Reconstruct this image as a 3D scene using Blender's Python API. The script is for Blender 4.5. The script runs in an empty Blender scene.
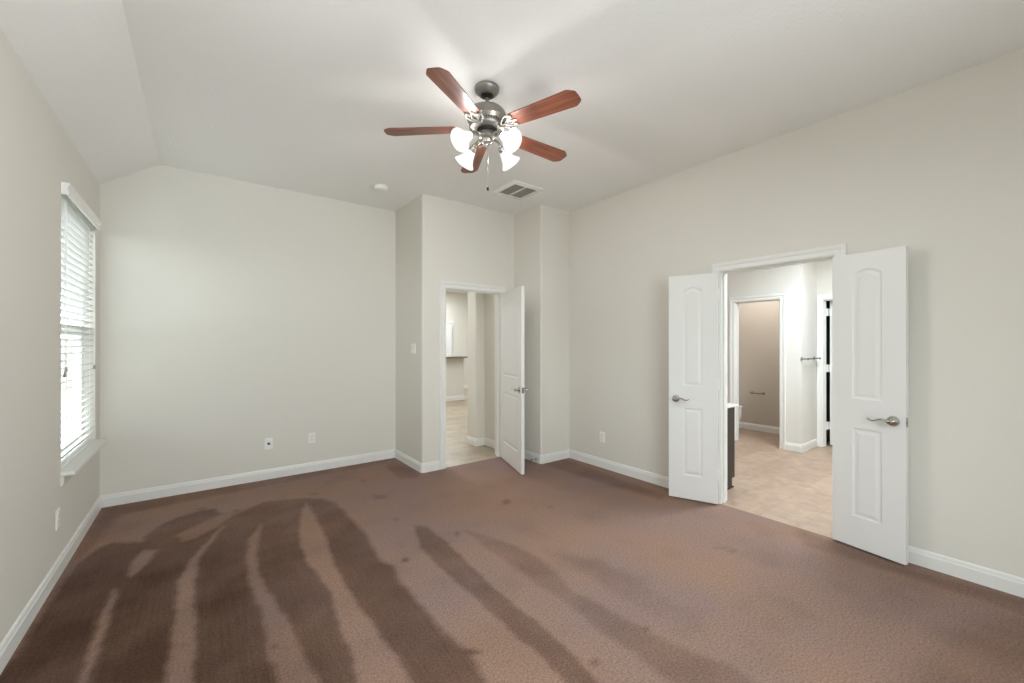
import bpy, bmesh, math, random
import numpy as np
from math import sin, cos, pi, radians as R
from mathutils import Vector, Matrix
from mathutils.geometry import tessellate_polygon

random.seed(7)
SC = bpy.context.scene
COL = SC.collection

# ------------------------------------------------------------------ camera
CAM_H = 1.42
YAW = 0.6465
cam_data = bpy.data.cameras.new('camera')
cam = bpy.data.objects.new('camera', cam_data)
COL.objects.link(cam)
cam_data.sensor_width = 36.0
cam_data.lens = 412.0 / 1024.0 * 36.0
cam_data.shift_y = (344.26 - 341.5) / 1024.0
cam_data.clip_start = 0.05
cam.location = (0, 0, CAM_H)
cam.rotation_euler = (pi / 2, 0, -YAW)
SC.camera = cam

# ------------------------------------------------------------------ daylight, exposure
SC.view_settings.view_transform = 'Standard'
SC.view_settings.look = 'None'
SC.view_settings.exposure = 1.06
SC.view_settings.gamma = 1.0
SC.view_settings.use_curve_mapping = False
SC.cycles.use_denoising = True
SC.cycles.max_bounces = 14
SC.cycles.diffuse_bounces = 8
SC.cycles.glossy_bounces = 4
SC.cycles.transparent_max_bounces = 12
SC.cycles.sample_clamp_indirect = 6.0
SC.cycles.caustics_reflective = False
SC.cycles.caustics_refractive = False

SKY_STRENGTH = 6.2
world = bpy.data.worlds.new('sky')
SC.world = world
world.use_nodes = True
wn = world.node_tree.nodes
wl = world.node_tree.links
wn.clear()
w_out = wn.new('ShaderNodeOutputWorld')
w_bg = wn.new('ShaderNodeBackground')
w_bg.inputs['Color'].default_value = (0.87, 0.94, 1.0, 1)
w_bg.inputs['Strength'].default_value = SKY_STRENGTH
wl.new(w_bg.outputs[0], w_out.inputs[0])


def lamp(name, kind, loc, rot, energy, color=(1, 1, 1), sx=1.0, sy=1.0, portal=False, radius=0.05):
    d = bpy.data.lights.new(name, kind)
    d.energy = energy
    d.color = color
    if kind == 'AREA':
        d.shape = 'RECTANGLE'
        d.size, d.size_y = sx, sy
        if portal:
            d.cycles.is_portal = True
    else:
        d.shadow_soft_size = radius
    o = bpy.data.objects.new(name, d)
    o.location = loc
    o.rotation_euler = rot
    COL.objects.link(o)
    return o


# room measures (metres)
XL, XR, YB, YF = -0.703, 3.69, 5.014, -1.05      # left, right, back wall and the wall behind the camera
H, HL, XC = 3.087, 2.8085, -0.307                # flat ceiling, left plate height, ceiling crease
X1, YE, X2, YS = 1.95, 4.228, 3.224, 3.697       # entry corner, entry wall, stub wall
WY0, WY1, WZ0, WZ1 = 3.776, 4.83, 0.615, 2.42    # window in the left wall
T = 0.12

# portals sit in the window openings and guide the skylight through them
lamp('sky_portal_side', 'AREA', (XL - 0.13, (WY0 + WY1) / 2, (WZ0 + WZ1) / 2), (0, -pi / 2, 0), 1, sx=WZ1 - WZ0, sy=WY1 - WY0, portal=True)
lamp('sky_portal_front', 'AREA', (1.0, YF - 0.13, 1.52), (pi / 2, 0, 0), 1, sx=2.0, sy=1.8, portal=True)
# unseen area lights added to brighten the bathroom, toilet room, hall and kitchen
lamp('bath_fill', 'AREA', (5.2, 1.1, 2.70), (0, 0, 0), 48, (0.84, 0.94, 1.0), 0.9, 0.9)
lamp('toilet_room_fill', 'AREA', (6.66, 2.75, 2.70), (0, R(-12), 0), 7, (0.96, 0.96, 0.95), 0.45, 0.9)
lamp('hall_fill', 'AREA', (2.45, 6.4, 3.0), (0, 0, 0), 20, (0.92, 0.97, 1.0), 0.5, 0.9)
lamp('kitchen_fill_far', 'AREA', (5.0, 10.4, 3.0), (0, 0, 0), 42, (0.9, 0.96, 1.0), 1.0, 1.0)
lamp('kitchen_fill', 'AREA', (4.4, 7.9, 3.0), (0, 0, 0), 30, (0.92, 0.97, 1.0), 2.0, 2.0)


# ------------------------------------------------------------------ materials
def srgb(r, g, b):
    def f(c):
        c /= 255.0
        return c / 12.92 if c <= 0.04045 else ((c + 0.055) / 1.055) ** 2.4
    return (f(r), f(g), f(b), 1.0)


def mat(name, col, rough=0.5, metal=0.0, spec=0.5, bump=None, coat=0.0):
    m = bpy.data.materials.new(name)
    m.use_nodes = True
    nt = m.node_tree
    p = nt.nodes['Principled BSDF']
    p.inputs['Base Color'].default_value = col
    p.inputs['Roughness'].default_value = rough
    p.inputs['Metallic'].default_value = metal
    p.inputs['Specular IOR Level'].default_value = spec
    p.inputs['Coat Weight'].default_value = coat
    if bump:
        scale, strength, dist = bump
        tc = nt.nodes.new('ShaderNodeTexCoord')
        n = nt.nodes.new('ShaderNodeTexNoise')
        n.inputs['Scale'].default_value = scale
        n.inputs['Detail'].default_value = 3.0
        b = nt.nodes.new('ShaderNodeBump')
        b.inputs['Strength'].default_value = strength
        b.inputs['Distance'].default_value = dist
        nt.links.new(tc.outputs['Object'], n.inputs['Vector'])
        nt.links.new(n.outputs['Fac'], b.inputs['Height'])
        nt.links.new(b.outputs['Normal'], p.inputs['Normal'])
    return m


def emit(name, col, strength, base=(0.9, 0.9, 0.88, 1)):
    m = mat(name, base, 0.35)
    p = m.node_tree.nodes['Principled BSDF']
    p.inputs['Emission Color'].default_value = col
    p.inputs['Emission Strength'].default_value = strength
    return m


M = {}
M['wall'] = mat('greige_wall_paint', srgb(220, 217, 209), 0.75, spec=0.25, bump=(55, 0.12, 0.004))
M['wall_white'] = mat('pale_bathroom_paint', srgb(222, 220, 215), 0.7, spec=0.25, bump=(55, 0.1, 0.004))
M['wall_tan'] = mat('tan_toilet_room_paint', srgb(198, 188, 176), 0.75, spec=0.25, bump=(55, 0.1, 0.004))
M['ceiling'] = mat('ceiling_paint', srgb(238, 237, 235), 0.85, spec=0.15, bump=(45, 0.35, 0.006))
M['trim'] = mat('white_trim_paint', srgb(228, 228, 225), 0.38, spec=0.45)
M['door'] = mat('white_door_paint', srgb(226, 226, 224), 0.36, spec=0.45)
M['plastic'] = mat('white_plastic', srgb(236, 236, 232), 0.35)
M['slot'] = mat('dark_slot', srgb(30, 29, 27), 0.6)
M['chrome'] = mat('satin_nickel', (0.50, 0.48, 0.45, 1), 0.16, 1.0)
M['pewter'] = mat('brushed_pewter', (0.30, 0.285, 0.26, 1), 0.42, 0.85, bump=(220, 0.05, 0.001))
M['pewter_dark'] = mat('dark_vent_gap', srgb(26, 24, 22), 0.6)
M['rubber'] = mat('dark_rubber', srgb(34, 34, 34), 0.7)
M['blind'] = mat('white_faux_wood_blind', srgb(240, 240, 237), 0.45)
M['slat'] = mat('white_blind_slat', srgb(206, 206, 203), 0.5)
M['porcelain'] = mat('white_porcelain', srgb(240, 240, 238), 0.12, coat=0.5)
M['counter'] = mat('white_marble_counter', srgb(214, 209, 204), 0.25, coat=0.2)
M['vanity'] = mat('espresso_wood', srgb(44, 37, 33), 0.42, bump=(70, 0.05, 0.002))
M['closet'] = mat('closet_shade', srgb(62, 56, 50), 0.8)  # dimness of the unlit closet put into the wall colour
M['ledge_tone'] = mat('dark_ledge', srgb(112, 106, 96), 0.3)  # ledge set darker than the half wall
M['grass'] = mat('lawn_grass', srgb(98, 98, 84), 0.9, bump=(30, 0.5, 0.05))
M['fence'] = mat('added_fence_boards', srgb(112, 103, 92), 0.85)
M['bulb'] = emit('lit_bulb', (1.0, 0.97, 0.945, 1), 360.0)
M['vinyl'] = mat('white_vinyl_frame', srgb(238, 238, 236), 0.4)

gm = bpy.data.materials.new('window_glass')
gm.use_nodes = True
g_nt = gm.node_tree
g_nt.nodes.clear()
g_o = g_nt.nodes.new('ShaderNodeOutputMaterial')
g_m = g_nt.nodes.new('ShaderNodeMixShader')
g_t = g_nt.nodes.new('ShaderNodeBsdfTransparent')
g_g = g_nt.nodes.new('ShaderNodeBsdfGlossy')
g_t.inputs['Color'].default_value = (0.94, 0.96, 0.95, 1)
g_g.inputs['Roughness'].default_value = 0.02
g_m.inputs[0].default_value = 0.06
g_nt.links.new(g_t.outputs[0], g_m.inputs[1])
g_nt.links.new(g_g.outputs[0], g_m.inputs[2])
g_nt.links.new(g_m.outputs[0], g_o.inputs[0])
M['glass'] = gm

sm_ = bpy.data.materials.new('lit_frosted_glass')          # glowing glass that lets the bulb shine through
sm_.use_nodes = True
s_nt = sm_.node_tree
s_nt.nodes.clear()
s_o = s_nt.nodes.new('ShaderNodeOutputMaterial')
s_m = s_nt.nodes.new('ShaderNodeMixShader')
s_t = s_nt.nodes.new('ShaderNodeBsdfTransparent')
s_e = s_nt.nodes.new('ShaderNodeEmission')
s_e.inputs['Color'].default_value = (1.0, 0.95, 0.91, 1)
s_e.inputs['Strength'].default_value = 0.6
s_m.inputs[0].default_value = 0.68
s_nt.links.new(s_t.outputs[0], s_m.inputs[1])
s_nt.links.new(s_e.outputs[0], s_m.inputs[2])
s_nt.links.new(s_m.outputs[0], s_o.inputs[0])
M['shade'] = sm_


def N(nt, kind, **kw):
    n = nt.nodes.new(kind)
    for k, v in kw.items():
        setattr(n, k, v)
    return n


def ramp(nt, stops):
    r = nt.nodes.new('ShaderNodeValToRGB')
    e = r.color_ramp.elements
    while len(e) < len(stops):
        e.new(0.5)
    for i, (p, c) in enumerate(stops):
        e[i].position = p
        e[i].color = c
    return r


# carpet: the pile leans two ways, and vacuum strokes leave light and dark tracks; right-wall shade is painted in
CARPET_LIGHT = srgb(144, 117, 102)
CARPET_MAUVE = srgb(137, 115, 108)
CARPET_DARK = srgb(79, 58, 47)


def carpet_material():
    m = mat('brown_plush_carpet', CARPET_LIGHT, 0.95, spec=0.1)
    nt = m.node_tree
    L = nt.links
    p = nt.nodes['Principled BSDF']
    at = N(nt, 'ShaderNodeAttribute', attribute_name='pile_shade')
    tc = N(nt, 'ShaderNodeTexCoord')
    mp = N(nt, 'ShaderNodeMapping')
    mp.inputs['Scale'].default_value = (60, 3.0, 1)
    mp.inputs['Rotation'].default_value = (0, 0, R(-6))
    st = N(nt, 'ShaderNodeTexNoise')
    st.inputs['Scale'].default_value = 1.0
    st.inputs['Detail'].default_value = 3.0
    big = N(nt, 'ShaderNodeTexNoise')
    big.inputs['Scale'].default_value = 2.8
    big.inputs['Detail'].default_value = 4.0
    L.new(tc.outputs['Object'], mp.inputs['Vector'])
    L.new(mp.outputs[0], st.inputs['Vector'])
    L.new(tc.outputs['Object'], big.inputs['Vector'])
    # lay + streaks + broad mottling
    s1 = N(nt, 'ShaderNodeMath', operation='MULTIPLY_ADD')
    s1.inputs[1].default_value = 0.26
    s1.inputs[2].default_value = -0.13
    L.new(st.outputs['Fac'], s1.inputs[0])
    s1b = N(nt, 'ShaderNodeMath', operation='MULTIPLY')
    L.new(s1.outputs[0], s1b.inputs[0])
    L.new(at.outputs['Fac'], s1b.inputs[1])
    s2 = N(nt, 'ShaderNodeMath', operation='MULTIPLY_ADD')
    s2.inputs[1].default_value = 0.7
    s2.inputs[2].default_value = -0.35
    L.new(big.outputs['Fac'], s2.inputs[0])
    a1 = N(nt, 'ShaderNodeMath', operation='ADD')
    a2 = N(nt, 'ShaderNodeMath', operation='ADD', use_clamp=True)
    L.new(at.outputs['Fac'], a1.inputs[0])
    L.new(s1b.outputs[0], a1.inputs[1])
    L.new(a1.outputs[0], a2.inputs[0])
    L.new(s2.outputs[0], a2.inputs[1])
    mx = N(nt, 'ShaderNodeMix', data_type='RGBA')
    hue = N(nt, 'ShaderNodeTexNoise')
    hue.inputs['Scale'].default_value = 1.1
    hue.inputs['Detail'].default_value = 2.0
    L.new(tc.outputs['Object'], hue.inputs['Vector'])
    hr = ramp(nt, [(0.38, CARPET_LIGHT), (0.62, CARPET_MAUVE)])
    L.new(hue.outputs['Fac'], hr.inputs[0])
    L.new(hr.outputs[0], mx.inputs[6])
    mx.inputs[7].default_value = CARPET_DARK
    L.new(a2.outputs[0], mx.inputs[0])
    # tufts
    tuft = N(nt, 'ShaderNodeTexNoise')
    tuft.inputs['Scale'].default_value = 95
    tuft.inputs['Detail'].default_value = 5.0
    tuft.inputs['Roughness'].default_value = 0.75
    L.new(tc.outputs['Object'], tuft.inputs['Vector'])
    tr = ramp(nt, [(0.32, (0.60, 0.60, 0.60, 1)), (0.68, (1.40, 1.40, 1.40, 1))])
    L.new(tuft.outputs['Fac'], tr.inputs[0])
    mu = N(nt, 'ShaderNodeMix', data_type='RGBA', blend_type='MULTIPLY')
    mu.inputs[0].default_value = 1.0
    L.new(mx.outputs[2], mu.inputs[6])
    L.new(tr.outputs[0], mu.inputs[7])
    L.new(mu.outputs[2], p.inputs['Base Color'])
    b = N(nt, 'ShaderNodeBump')
    b.inputs['Strength'].default_value = 0.3
    b.inputs['Distance'].default_value = 0.004
    L.new(tuft.outputs['Fac'], b.inputs['Height'])
    L.new(b.outputs[0], p.inputs['Normal'])
    return m


M['carpet'] = carpet_material()


def tile_material(name, c1, c2, grout, bw, bh, rot, offset=0.5, mortar=0.004, rough=0.35):
    m = mat(name, c1, rough)
    nt = m.node_tree
    L = nt.links
    p = nt.nodes['Principled BSDF']
    tc = N(nt, 'ShaderNodeTexCoord')
    mp = N(nt, 'ShaderNodeMapping')
    mp.inputs['Rotation'].default_value = (0, 0, rot)
    br = N(nt, 'ShaderNodeTexBrick', offset=offset)
    br.inputs['Scale'].default_value = 1.0
    br.inputs['Brick Width'].default_value = bw
    br.inputs['Row Height'].default_value = bh
    br.inputs['Mortar Size'].default_value = mortar
    br.inputs['Color1'].default_value = c1
    br.inputs['Color2'].default_value = c2
    br.inputs['Mortar'].default_value = grout
    no = N(nt, 'ShaderNodeTexNoise')
    no.inputs['Scale'].default_value = 7.0
    no.inputs['Detail'].default_value = 6.0
    no.inputs['Distortion'].default_value = 0.8
    rr = ramp(nt, [(0.3, (0.80, 0.78, 0.76, 1)), (0.7, (1.08, 1.06, 1.04, 1))])
    mu = N(nt, 'ShaderNodeMix', data_type='RGBA', blend_type='MULTIPLY')
    mu.inputs[0].default_value = 1.0
    L.new(tc.outputs['Object'], mp.inputs['Vector'])
    L.new(mp.outputs[0], br.inputs['Vector'])
    L.new(tc.outputs['Object'], no.inputs['Vector'])
    L.new(no.outputs['Fac'], rr.inputs[0])
    L.new(br.outputs['Color'], mu.inputs[6])
    L.new(rr.outputs[0], mu.inputs[7])
    L.new(mu.outputs[2], p.inputs['Base Color'])
    return m


M['tile'] = tile_material('beige_stone_tile', srgb(179, 157, 139), srgb(166, 143, 125), srgb(160, 145, 131), 0.45, 0.30, R(0), rough=0.4)
M['plank'] = tile_material('wood_look_plank_tile', srgb(172, 159, 140), srgb(154, 140, 120), srgb(144, 134, 121), 0.9, 0.15, R(0), 0.35, 0.003)


def blade_material():
    m = mat('cherry_wood_blade', srgb(120, 60, 38), 0.36, coat=0.15)
    nt = m.node_tree
    L = nt.links
    p = nt.nodes['Principled BSDF']
    tc = N(nt, 'ShaderNodeTexCoord')
    mp = N(nt, 'ShaderNodeMapping')
    mp.inputs['Scale'].default_value = (2.5, 45, 45)
    no = N(nt, 'ShaderNodeTexNoise')
    no.inputs['Scale'].default_value = 1.0
    no.inputs['Detail'].default_value = 5.0
    no.inputs['Distortion'].default_value = 0.6
    rr = ramp(nt, [(0.3, srgb(80, 42, 29)), (0.55, srgb(118, 66, 46)), (0.75, srgb(144, 88, 64))])
    L.new(tc.outputs['Object'], mp.inputs['Vector'])
    L.new(mp.outputs[0], no.inputs['Vector'])
    L.new(no.outputs['Fac'], rr.inputs[0])
    L.new(rr.outputs[0], p.inputs['Base Color'])
    return m


M['blade'] = blade_material()


# ------------------------------------------------------------------ mesh helpers
class MB:
    """Collects shapes and links them as ONE mesh object."""
    def __init__(self):
        self.v = []
        self.f = []
        self.sm = []

    def add(self, vs, fs, smooth=False):
        o = len(self.v)
        self.v += [tuple(v) for v in vs]
        self.f += [tuple(i + o for i in f) for f in fs]
        self.sm += [smooth] * len(fs)
        return self

    def box(self, x0, x1, y0, y1, z0, z1):
        vs = [(x, y, z) for z in (z0, z1) for y in (y0, y1) for x in (x0, x1)]
        return self.add(vs, [(0, 2, 3, 1), (4, 5, 7, 6), (0, 1, 5, 4), (2, 6, 7, 3), (0, 4, 6, 2), (1, 3, 7, 5)])

    def prism(self, poly, a, b, axis='z', smooth=False):
        """poly: 2D outline (counter-clockwise), extruded from a to b along axis."""
        def p3(p, t):
            return {'z': (p[0], p[1], t), 'y': (p[0], t, p[1]), 'x': (t, p[0], p[1])}[axis]
        n = len(poly)
        vs = [p3(p, a) for p in poly] + [p3(p, b) for p in poly]
        fs = [(i, (i + 1) % n, n + (i + 1) % n, n + i) for i in range(n)]
        tris = tessellate_polygon([[Vector((p[0], p[1], 0)) for p in poly]])
        self.add(vs, fs, smooth)
        self.add([p3(p, a) for p in poly], [t for t in tris])
        self.add([p3(p, b) for p in poly], [t[::-1] for t in tris])
        return self

    def lathe(self, prof, c=(0, 0, 0), axis=(0, 0, 1), n=32, smooth=True, caps=True):
        """prof: list of (radius, height along axis)."""
        ax = Vector(axis).normalized()
        q = Vector((0, 0, 1)).rotation_difference(ax).to_matrix()
        c = Vector(c)
        vs = []
        for r, h in prof:
            for k in range(n):
                a = 2 * pi * k / n
                vs.append(c + q @ Vector((r * cos(a), r * sin(a), h)))
        fs = []
        for i in range(len(prof) - 1):
            for k in range(n):
                k2 = (k + 1) % n
                fs.append((i * n + k, i * n + k2, (i + 1) * n + k2, (i + 1) * n + k))
        self.add(vs, fs, smooth)
        if caps:
            if prof[0][0] > 1e-5:
                self.add(vs[:n], [tuple(range(n))[::-1]])
            if prof[-1][0] > 1e-5:
                self.add(vs[-n:], [tuple(range(n))])
        return self

    def tube(self, pts, rad, n=10, flat=1.0, up=(0, 0, 1)):
        pts = [Vector(p) for p in pts]
        rads = rad if isinstance(rad, (list, tuple)) else [rad] * len(pts)
        vs = []
        up = Vector(up)
        for i, p in enumerate(pts):
            t = (pts[min(i + 1, len(pts) - 1)] - pts[max(i - 1, 0)]).normalized()
            s = t.cross(up)
            if s.length < 1e-4:
                s = t.cross(Vector((1, 0, 0)))
            s.normalize()
            u = s.cross(t).normalized()
            for k in range(n):
                a = 2 * pi * k / n
                vs.append(p + s * (rads[i] * cos(a)) + u * (rads[i] * flat * sin(a)))
        fs = []
        for i in range(len(pts) - 1):
            for k in range(n):
                k2 = (k + 1) % n
                fs.append((i * n + k, i * n + k2, (i + 1) * n + k2, (i + 1) * n + k))
        self.add(vs, fs, True)
        self.add(vs[:n], [tuple(range(n))[::-1]])
        self.add(vs[-n:], [tuple(range(n))])
        return self

    def sphere(self, c, r, sx=1, sy=1, sz=1, nu=16, nv=10):
        prof = [(r * sin(pi * i / nv), -r * cos(pi * i / nv)) for i in range(nv + 1)]
        o = len(self.v)
        self.lathe(prof, (0, 0, 0), n=nu, caps=False)
        for i in range(o, len(self.v)):
            x, y, z = self.v[i]
            self.v[i] = (c[0] + x * sx, c[1] + y * sy, c[2] + z * sz)
        return self

    def xf(self, mtx, start=0):
        for i in range(start, len(self.v)):
            self.v[i] = tuple(mtx @ Vector(self.v[i]))
        return self

    def build(self, name, material, parent=None, bevel=0.0, recalc=True, seg=2):
        me = bpy.data.meshes.new(name)
        me.from_pydata(self.v, [], self.f)
        bm = bmesh.new()
        bm.from_mesh(me)
        for f, s in zip(bm.faces, self.sm):
            f.smooth = s
        bmesh.ops.remove_doubles(bm, verts=bm.verts, dist=1e-5)
        if recalc:
            bmesh.ops.recalc_face_normals(bm, faces=bm.faces)
        bm.to_mesh(me)
        bm.free()
        me.materials.append(material)
        o = bpy.data.objects.new(name, me)
        COL.objects.link(o)
        if parent is not None:
            o.parent = parent
        if bevel:
            b = o.modifiers.new('edge', 'BEVEL')
            b.width = bevel
            b.segments = seg
            b.limit_method = 'ANGLE'
            b.angle_limit = R(40)
            for p in me.polygons:
                p.use_smooth = True
            w = o.modifiers.new('shade', 'WEIGHTED_NORMAL')
            w.keep_sharp = True
        elif any(self.sm):
            try:
                me.set_sharp_from_angle(angle=R(40))
            except Exception:
                pass
        return o


def tag(o, label, cat, group=None, kind=None):
    o['label'] = label
    o['category'] = cat
    if group:
        o['group'] = group
    if kind:
        o['kind'] = kind
    return o


def struct(o, label, cat):
    return tag(o, label, cat, kind='structure')


def empty(name, loc, rz=0.0):
    o = bpy.data.objects.new(name, None)
    o.empty_display_size = 0.1
    o.location = loc
    o.rotation_euler = (0, 0, rz)
    COL.objects.link(o)
    return o


def arc(cx, cy, r, a0, a1, n=6):
    return [(cx + r * cos(R(a0 + (a1 - a0) * i / n)), cy + r * sin(R(a0 + (a1 - a0) * i / n))) for i in range(n + 1)]
PILE_SHADE = [
 (0.92,0.03,[(-0.727,2.499),(-0.686,2.839),(-0.659,3.607),(-0.65,3.796),(-0.608,3.937),(-0.559,4.037),(-0.502,4.067),(-0.333,3.958),(-0.341,4.061),(-0.273,4.217),(-0.151,4.357),(-0.007,4.401),(0.103,4.398),(0.14,4.213),(0.248,4.156),(0.355,4.236),(0.452,4.305),(0.582,4.267),(0.766,4.189),(0.908,4.052),(0.963,3.89),(0.973,3.636),(0.977,3.34),(0.986,3.099),(0.957,2.876),(0.94,2.688),(0.982,2.534),(0.949,2.354),(0.955,2.112),(0.96,1.896),(0.963,1.735),(0.997,1.637),(0.969,1.54),(0.957,1.442),(0.913,1.163),(0.814,0.705),(-2.246,3.014)]),
 (0.12,0.02,[(-0.402,3.304),(-0.382,3.265),(-0.381,3.035),(-0.375,2.783),(-0.381,2.58),(-0.382,2.452),(-0.381,2.292),(-0.431,2.329),(-0.412,2.475),(-0.415,2.649),(-0.418,2.863),(-0.417,3.094)]),
 (0.15,0.02,[(-0.322,3.806),(-0.24,3.744),(-0.273,3.572),(-0.335,3.402),(-0.368,3.461),(-0.354,3.664)]),
 (0.35,0.03,[(-0.149,3.955),(-0.007,4.083),(0.162,4.248),(0.233,4.142),(0.086,3.924),(-0.035,3.81),(-0.109,3.789)]),
 (0.2,0.02,[(0.131,3.934),(0.142,3.904),(0.057,3.645),(-0.006,3.45),(-0.013,3.315),(-0.034,2.972),(-0.023,2.735),(-0.017,2.525),(-0.023,2.346),(-0.028,2.185),(-0.041,1.794),(-0.166,1.889),(-0.121,2.255),(-0.117,2.47),(-0.11,2.716),(-0.11,3.179),(-0.058,3.441),(0.022,3.653)]),
 (0.3,0.02,[(0.378,3.793),(0.384,3.721),(0.326,3.46),(0.294,3.176),(0.291,3.027),(0.296,2.821),(0.317,2.695),(0.343,2.494),(0.367,2.306),(0.37,2.118),(0.385,1.995),(0.395,1.866),(0.394,1.603),(0.261,1.703),(0.251,1.975),(0.254,2.093),(0.239,2.201),(0.254,2.338),(0.256,2.519),(0.242,2.717),(0.226,2.874),(0.233,3.078),(0.24,3.248),(0.274,3.538)]),
 (0.08,0.02,[(0.754,4.078),(0.759,3.931),(0.744,3.517),(0.734,3.229),(0.699,2.951),(0.684,2.76),(0.682,2.53),(0.686,2.255),(0.696,2.113),(0.7,1.933),(0.71,1.808),(0.714,1.704),(0.712,1.626),(0.684,1.336),(0.484,1.487),(0.525,1.767),(0.547,1.916),(0.552,2.045),(0.563,2.272),(0.582,2.393),(0.593,2.572),(0.574,2.771),(0.551,2.95),(0.559,3.141),(0.559,3.248),(0.607,3.531),(0.694,3.925)]),
 (0.68,0.02,[(1.335,3.048),(1.403,2.974),(1.407,2.683),(1.392,2.379),(1.376,2.187),(1.359,1.945),(1.366,1.722),(1.371,1.558),(1.364,1.408),(1.35,1.273),(1.332,1.159),(1.298,0.849),(1.171,0.945),(1.224,1.234),(1.228,1.317),(1.234,1.451),(1.224,1.589),(1.224,1.788),(1.221,2.025),(1.213,2.261),(1.213,2.482),(1.23,2.705),(1.298,2.925)]),
 (0.42,0.035,[(1.611,2.731),(1.699,2.52),(1.773,2.313),(1.797,2.073),(1.716,1.712),(1.74,1.466),(1.764,1.261),(1.791,1.061),(1.864,0.885),(1.87,0.752),(1.801,0.493),(1.601,0.644),(1.574,0.969),(1.584,1.112),(1.578,1.263),(1.575,1.404),(1.601,1.56),(1.583,1.825),(1.597,2.085),(1.576,2.338)]),
 (0.25,0.06,[(1.921,2.012),(2.096,1.816),(2.11,1.516),(2.07,1.175),(1.989,0.977),(1.867,1.112),(1.872,1.345),(1.878,1.627)]),
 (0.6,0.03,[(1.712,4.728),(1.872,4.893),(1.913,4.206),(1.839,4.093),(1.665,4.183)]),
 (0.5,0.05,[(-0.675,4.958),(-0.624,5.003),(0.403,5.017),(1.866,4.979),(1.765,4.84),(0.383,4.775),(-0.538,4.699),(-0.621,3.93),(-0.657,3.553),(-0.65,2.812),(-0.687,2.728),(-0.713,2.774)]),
 (0.45,0.06,[(3.263,3.763),(3.615,3.66),(3.54,3.066),(3.503,2.187),(3.34,2.186),(3.283,2.844),(3.235,3.387)]),  # shade along the right wall base, put into the carpet tone
 (0.45,0.06,[(3.655,1.188),(3.642,0.996),(3.565,0.571),(3.662,0.114),(3.695,-0.131),(3.431,-0.006),(3.454,0.376),(3.43,0.778),(3.382,1.099)]),  # shade by the near door leaf and wall base, painted in
 (0.4,0.1,[(2.339,0.399),(2.794,0.37),(3.261,0.246),(3.531,-0.006),(2.451,-0.087),(1.906,0.325)]),  # near right corner darkened for light falling off
 (0.8,0.02,[(0.294,2.207),(0.289,2.195),(0.275,2.195),(0.257,2.211),(0.254,2.238),(0.265,2.247),(0.28,2.239),(0.293,2.235)]),
 (0.55,0.02,[(-0.034,2.463),(-0.047,2.464),(-0.075,2.478),(-0.103,2.502),(-0.118,2.526),(-0.102,2.526),(-0.076,2.506),(-0.052,2.484)]),
 (1,0.02,[(1.028,1.606),(0.995,1.61),(0.957,1.623),(0.922,1.656),(0.929,1.681),(0.949,1.689),(0.985,1.669),(1.016,1.632)]),
 (0.8,0.02,[(1.093,2.572),(1.084,2.559),(1.069,2.566),(1.049,2.589),(1.054,2.602),(1.064,2.612),(1.087,2.61),(1.098,2.59)]),
 (0.5,0.02,[(2.232,2.962),(2.189,2.956),(2.158,2.948),(2.153,2.981),(2.166,3.012),(2.2,3.04),(2.233,3.05),(2.247,3.013)]),
 (0.5,0.02,[(1.554,2.711),(1.546,2.686),(1.524,2.686),(1.518,2.706),(1.529,2.729),(1.54,2.741),(1.562,2.753),(1.56,2.724)]),
 (0.4,0.02,[(2.448,2.657),(2.438,2.64),(2.416,2.654),(2.393,2.673),(2.41,2.685),(2.429,2.691),(2.446,2.687),(2.457,2.676)]),
 (0.4,0.02,[(2.275,1.99),(2.26,1.986),(2.246,1.992),(2.23,2.009),(2.241,2.015),(2.256,2.018),(2.274,2.016),(2.285,1.997)]),
 (0.7,0.02,[(1.782,1.22),(1.77,1.216),(1.744,1.219),(1.743,1.237),(1.733,1.257),(1.752,1.259),(1.783,1.246),(1.8,1.227)]),
 (0.6,0.02,[(1.421,1.234),(1.402,1.231),(1.387,1.235),(1.38,1.25),(1.379,1.266),(1.394,1.269),(1.415,1.261),(1.424,1.25)]),
 (0.6,0.02,[(0.047,4.414),(0.035,4.389),(0.006,4.419),(-0.021,4.446),(-0.034,4.475),(-0.009,4.476),(0.006,4.483),(0.032,4.458)]),
 (0.6,0.02,[(0.269,4.193),(0.271,4.174),(0.243,4.186),(0.217,4.203),(0.206,4.24),(0.218,4.251),(0.246,4.242),(0.273,4.219)]),
 (0.5,0.02,[(0.895,4.219),(0.872,4.22),(0.849,4.219),(0.814,4.254),(0.824,4.273),(0.825,4.298),(0.862,4.288),(0.893,4.239)]),
 (0.5,0.02,[(1.381,4.318),(1.367,4.302),(1.332,4.313),(1.302,4.356),(1.315,4.368),(1.317,4.397),(1.356,4.39),(1.379,4.341)]),
 (0.35,0.02,[(1.388,3.751),(1.336,3.742),(1.295,3.755),(1.267,3.793),(1.266,3.843),(1.28,3.869),(1.333,3.866),(1.369,3.792)]),
 (0.35,0.02,[(1.285,3.225),(1.27,3.201),(1.255,3.217),(1.24,3.222),(1.243,3.256),(1.252,3.283),(1.279,3.276),(1.291,3.26)]),
 (0.6,0.02,[(-0.138,2.862),(-0.151,2.86),(-0.174,2.875),(-0.201,2.902),(-0.22,2.925),(-0.206,2.921),(-0.176,2.902),(-0.143,2.874)]),
 (0.3,0.02,[(2.95,1.371),(2.912,1.385),(2.873,1.412),(2.837,1.435),(2.848,1.448),(2.867,1.448),(2.9,1.425),(2.95,1.392)]),
 (0.35,0.02,[(2.946,1.322),(2.925,1.321),(2.891,1.333),(2.875,1.347),(2.887,1.366),(2.923,1.363),(2.946,1.358),(2.957,1.34)]),
]


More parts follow.
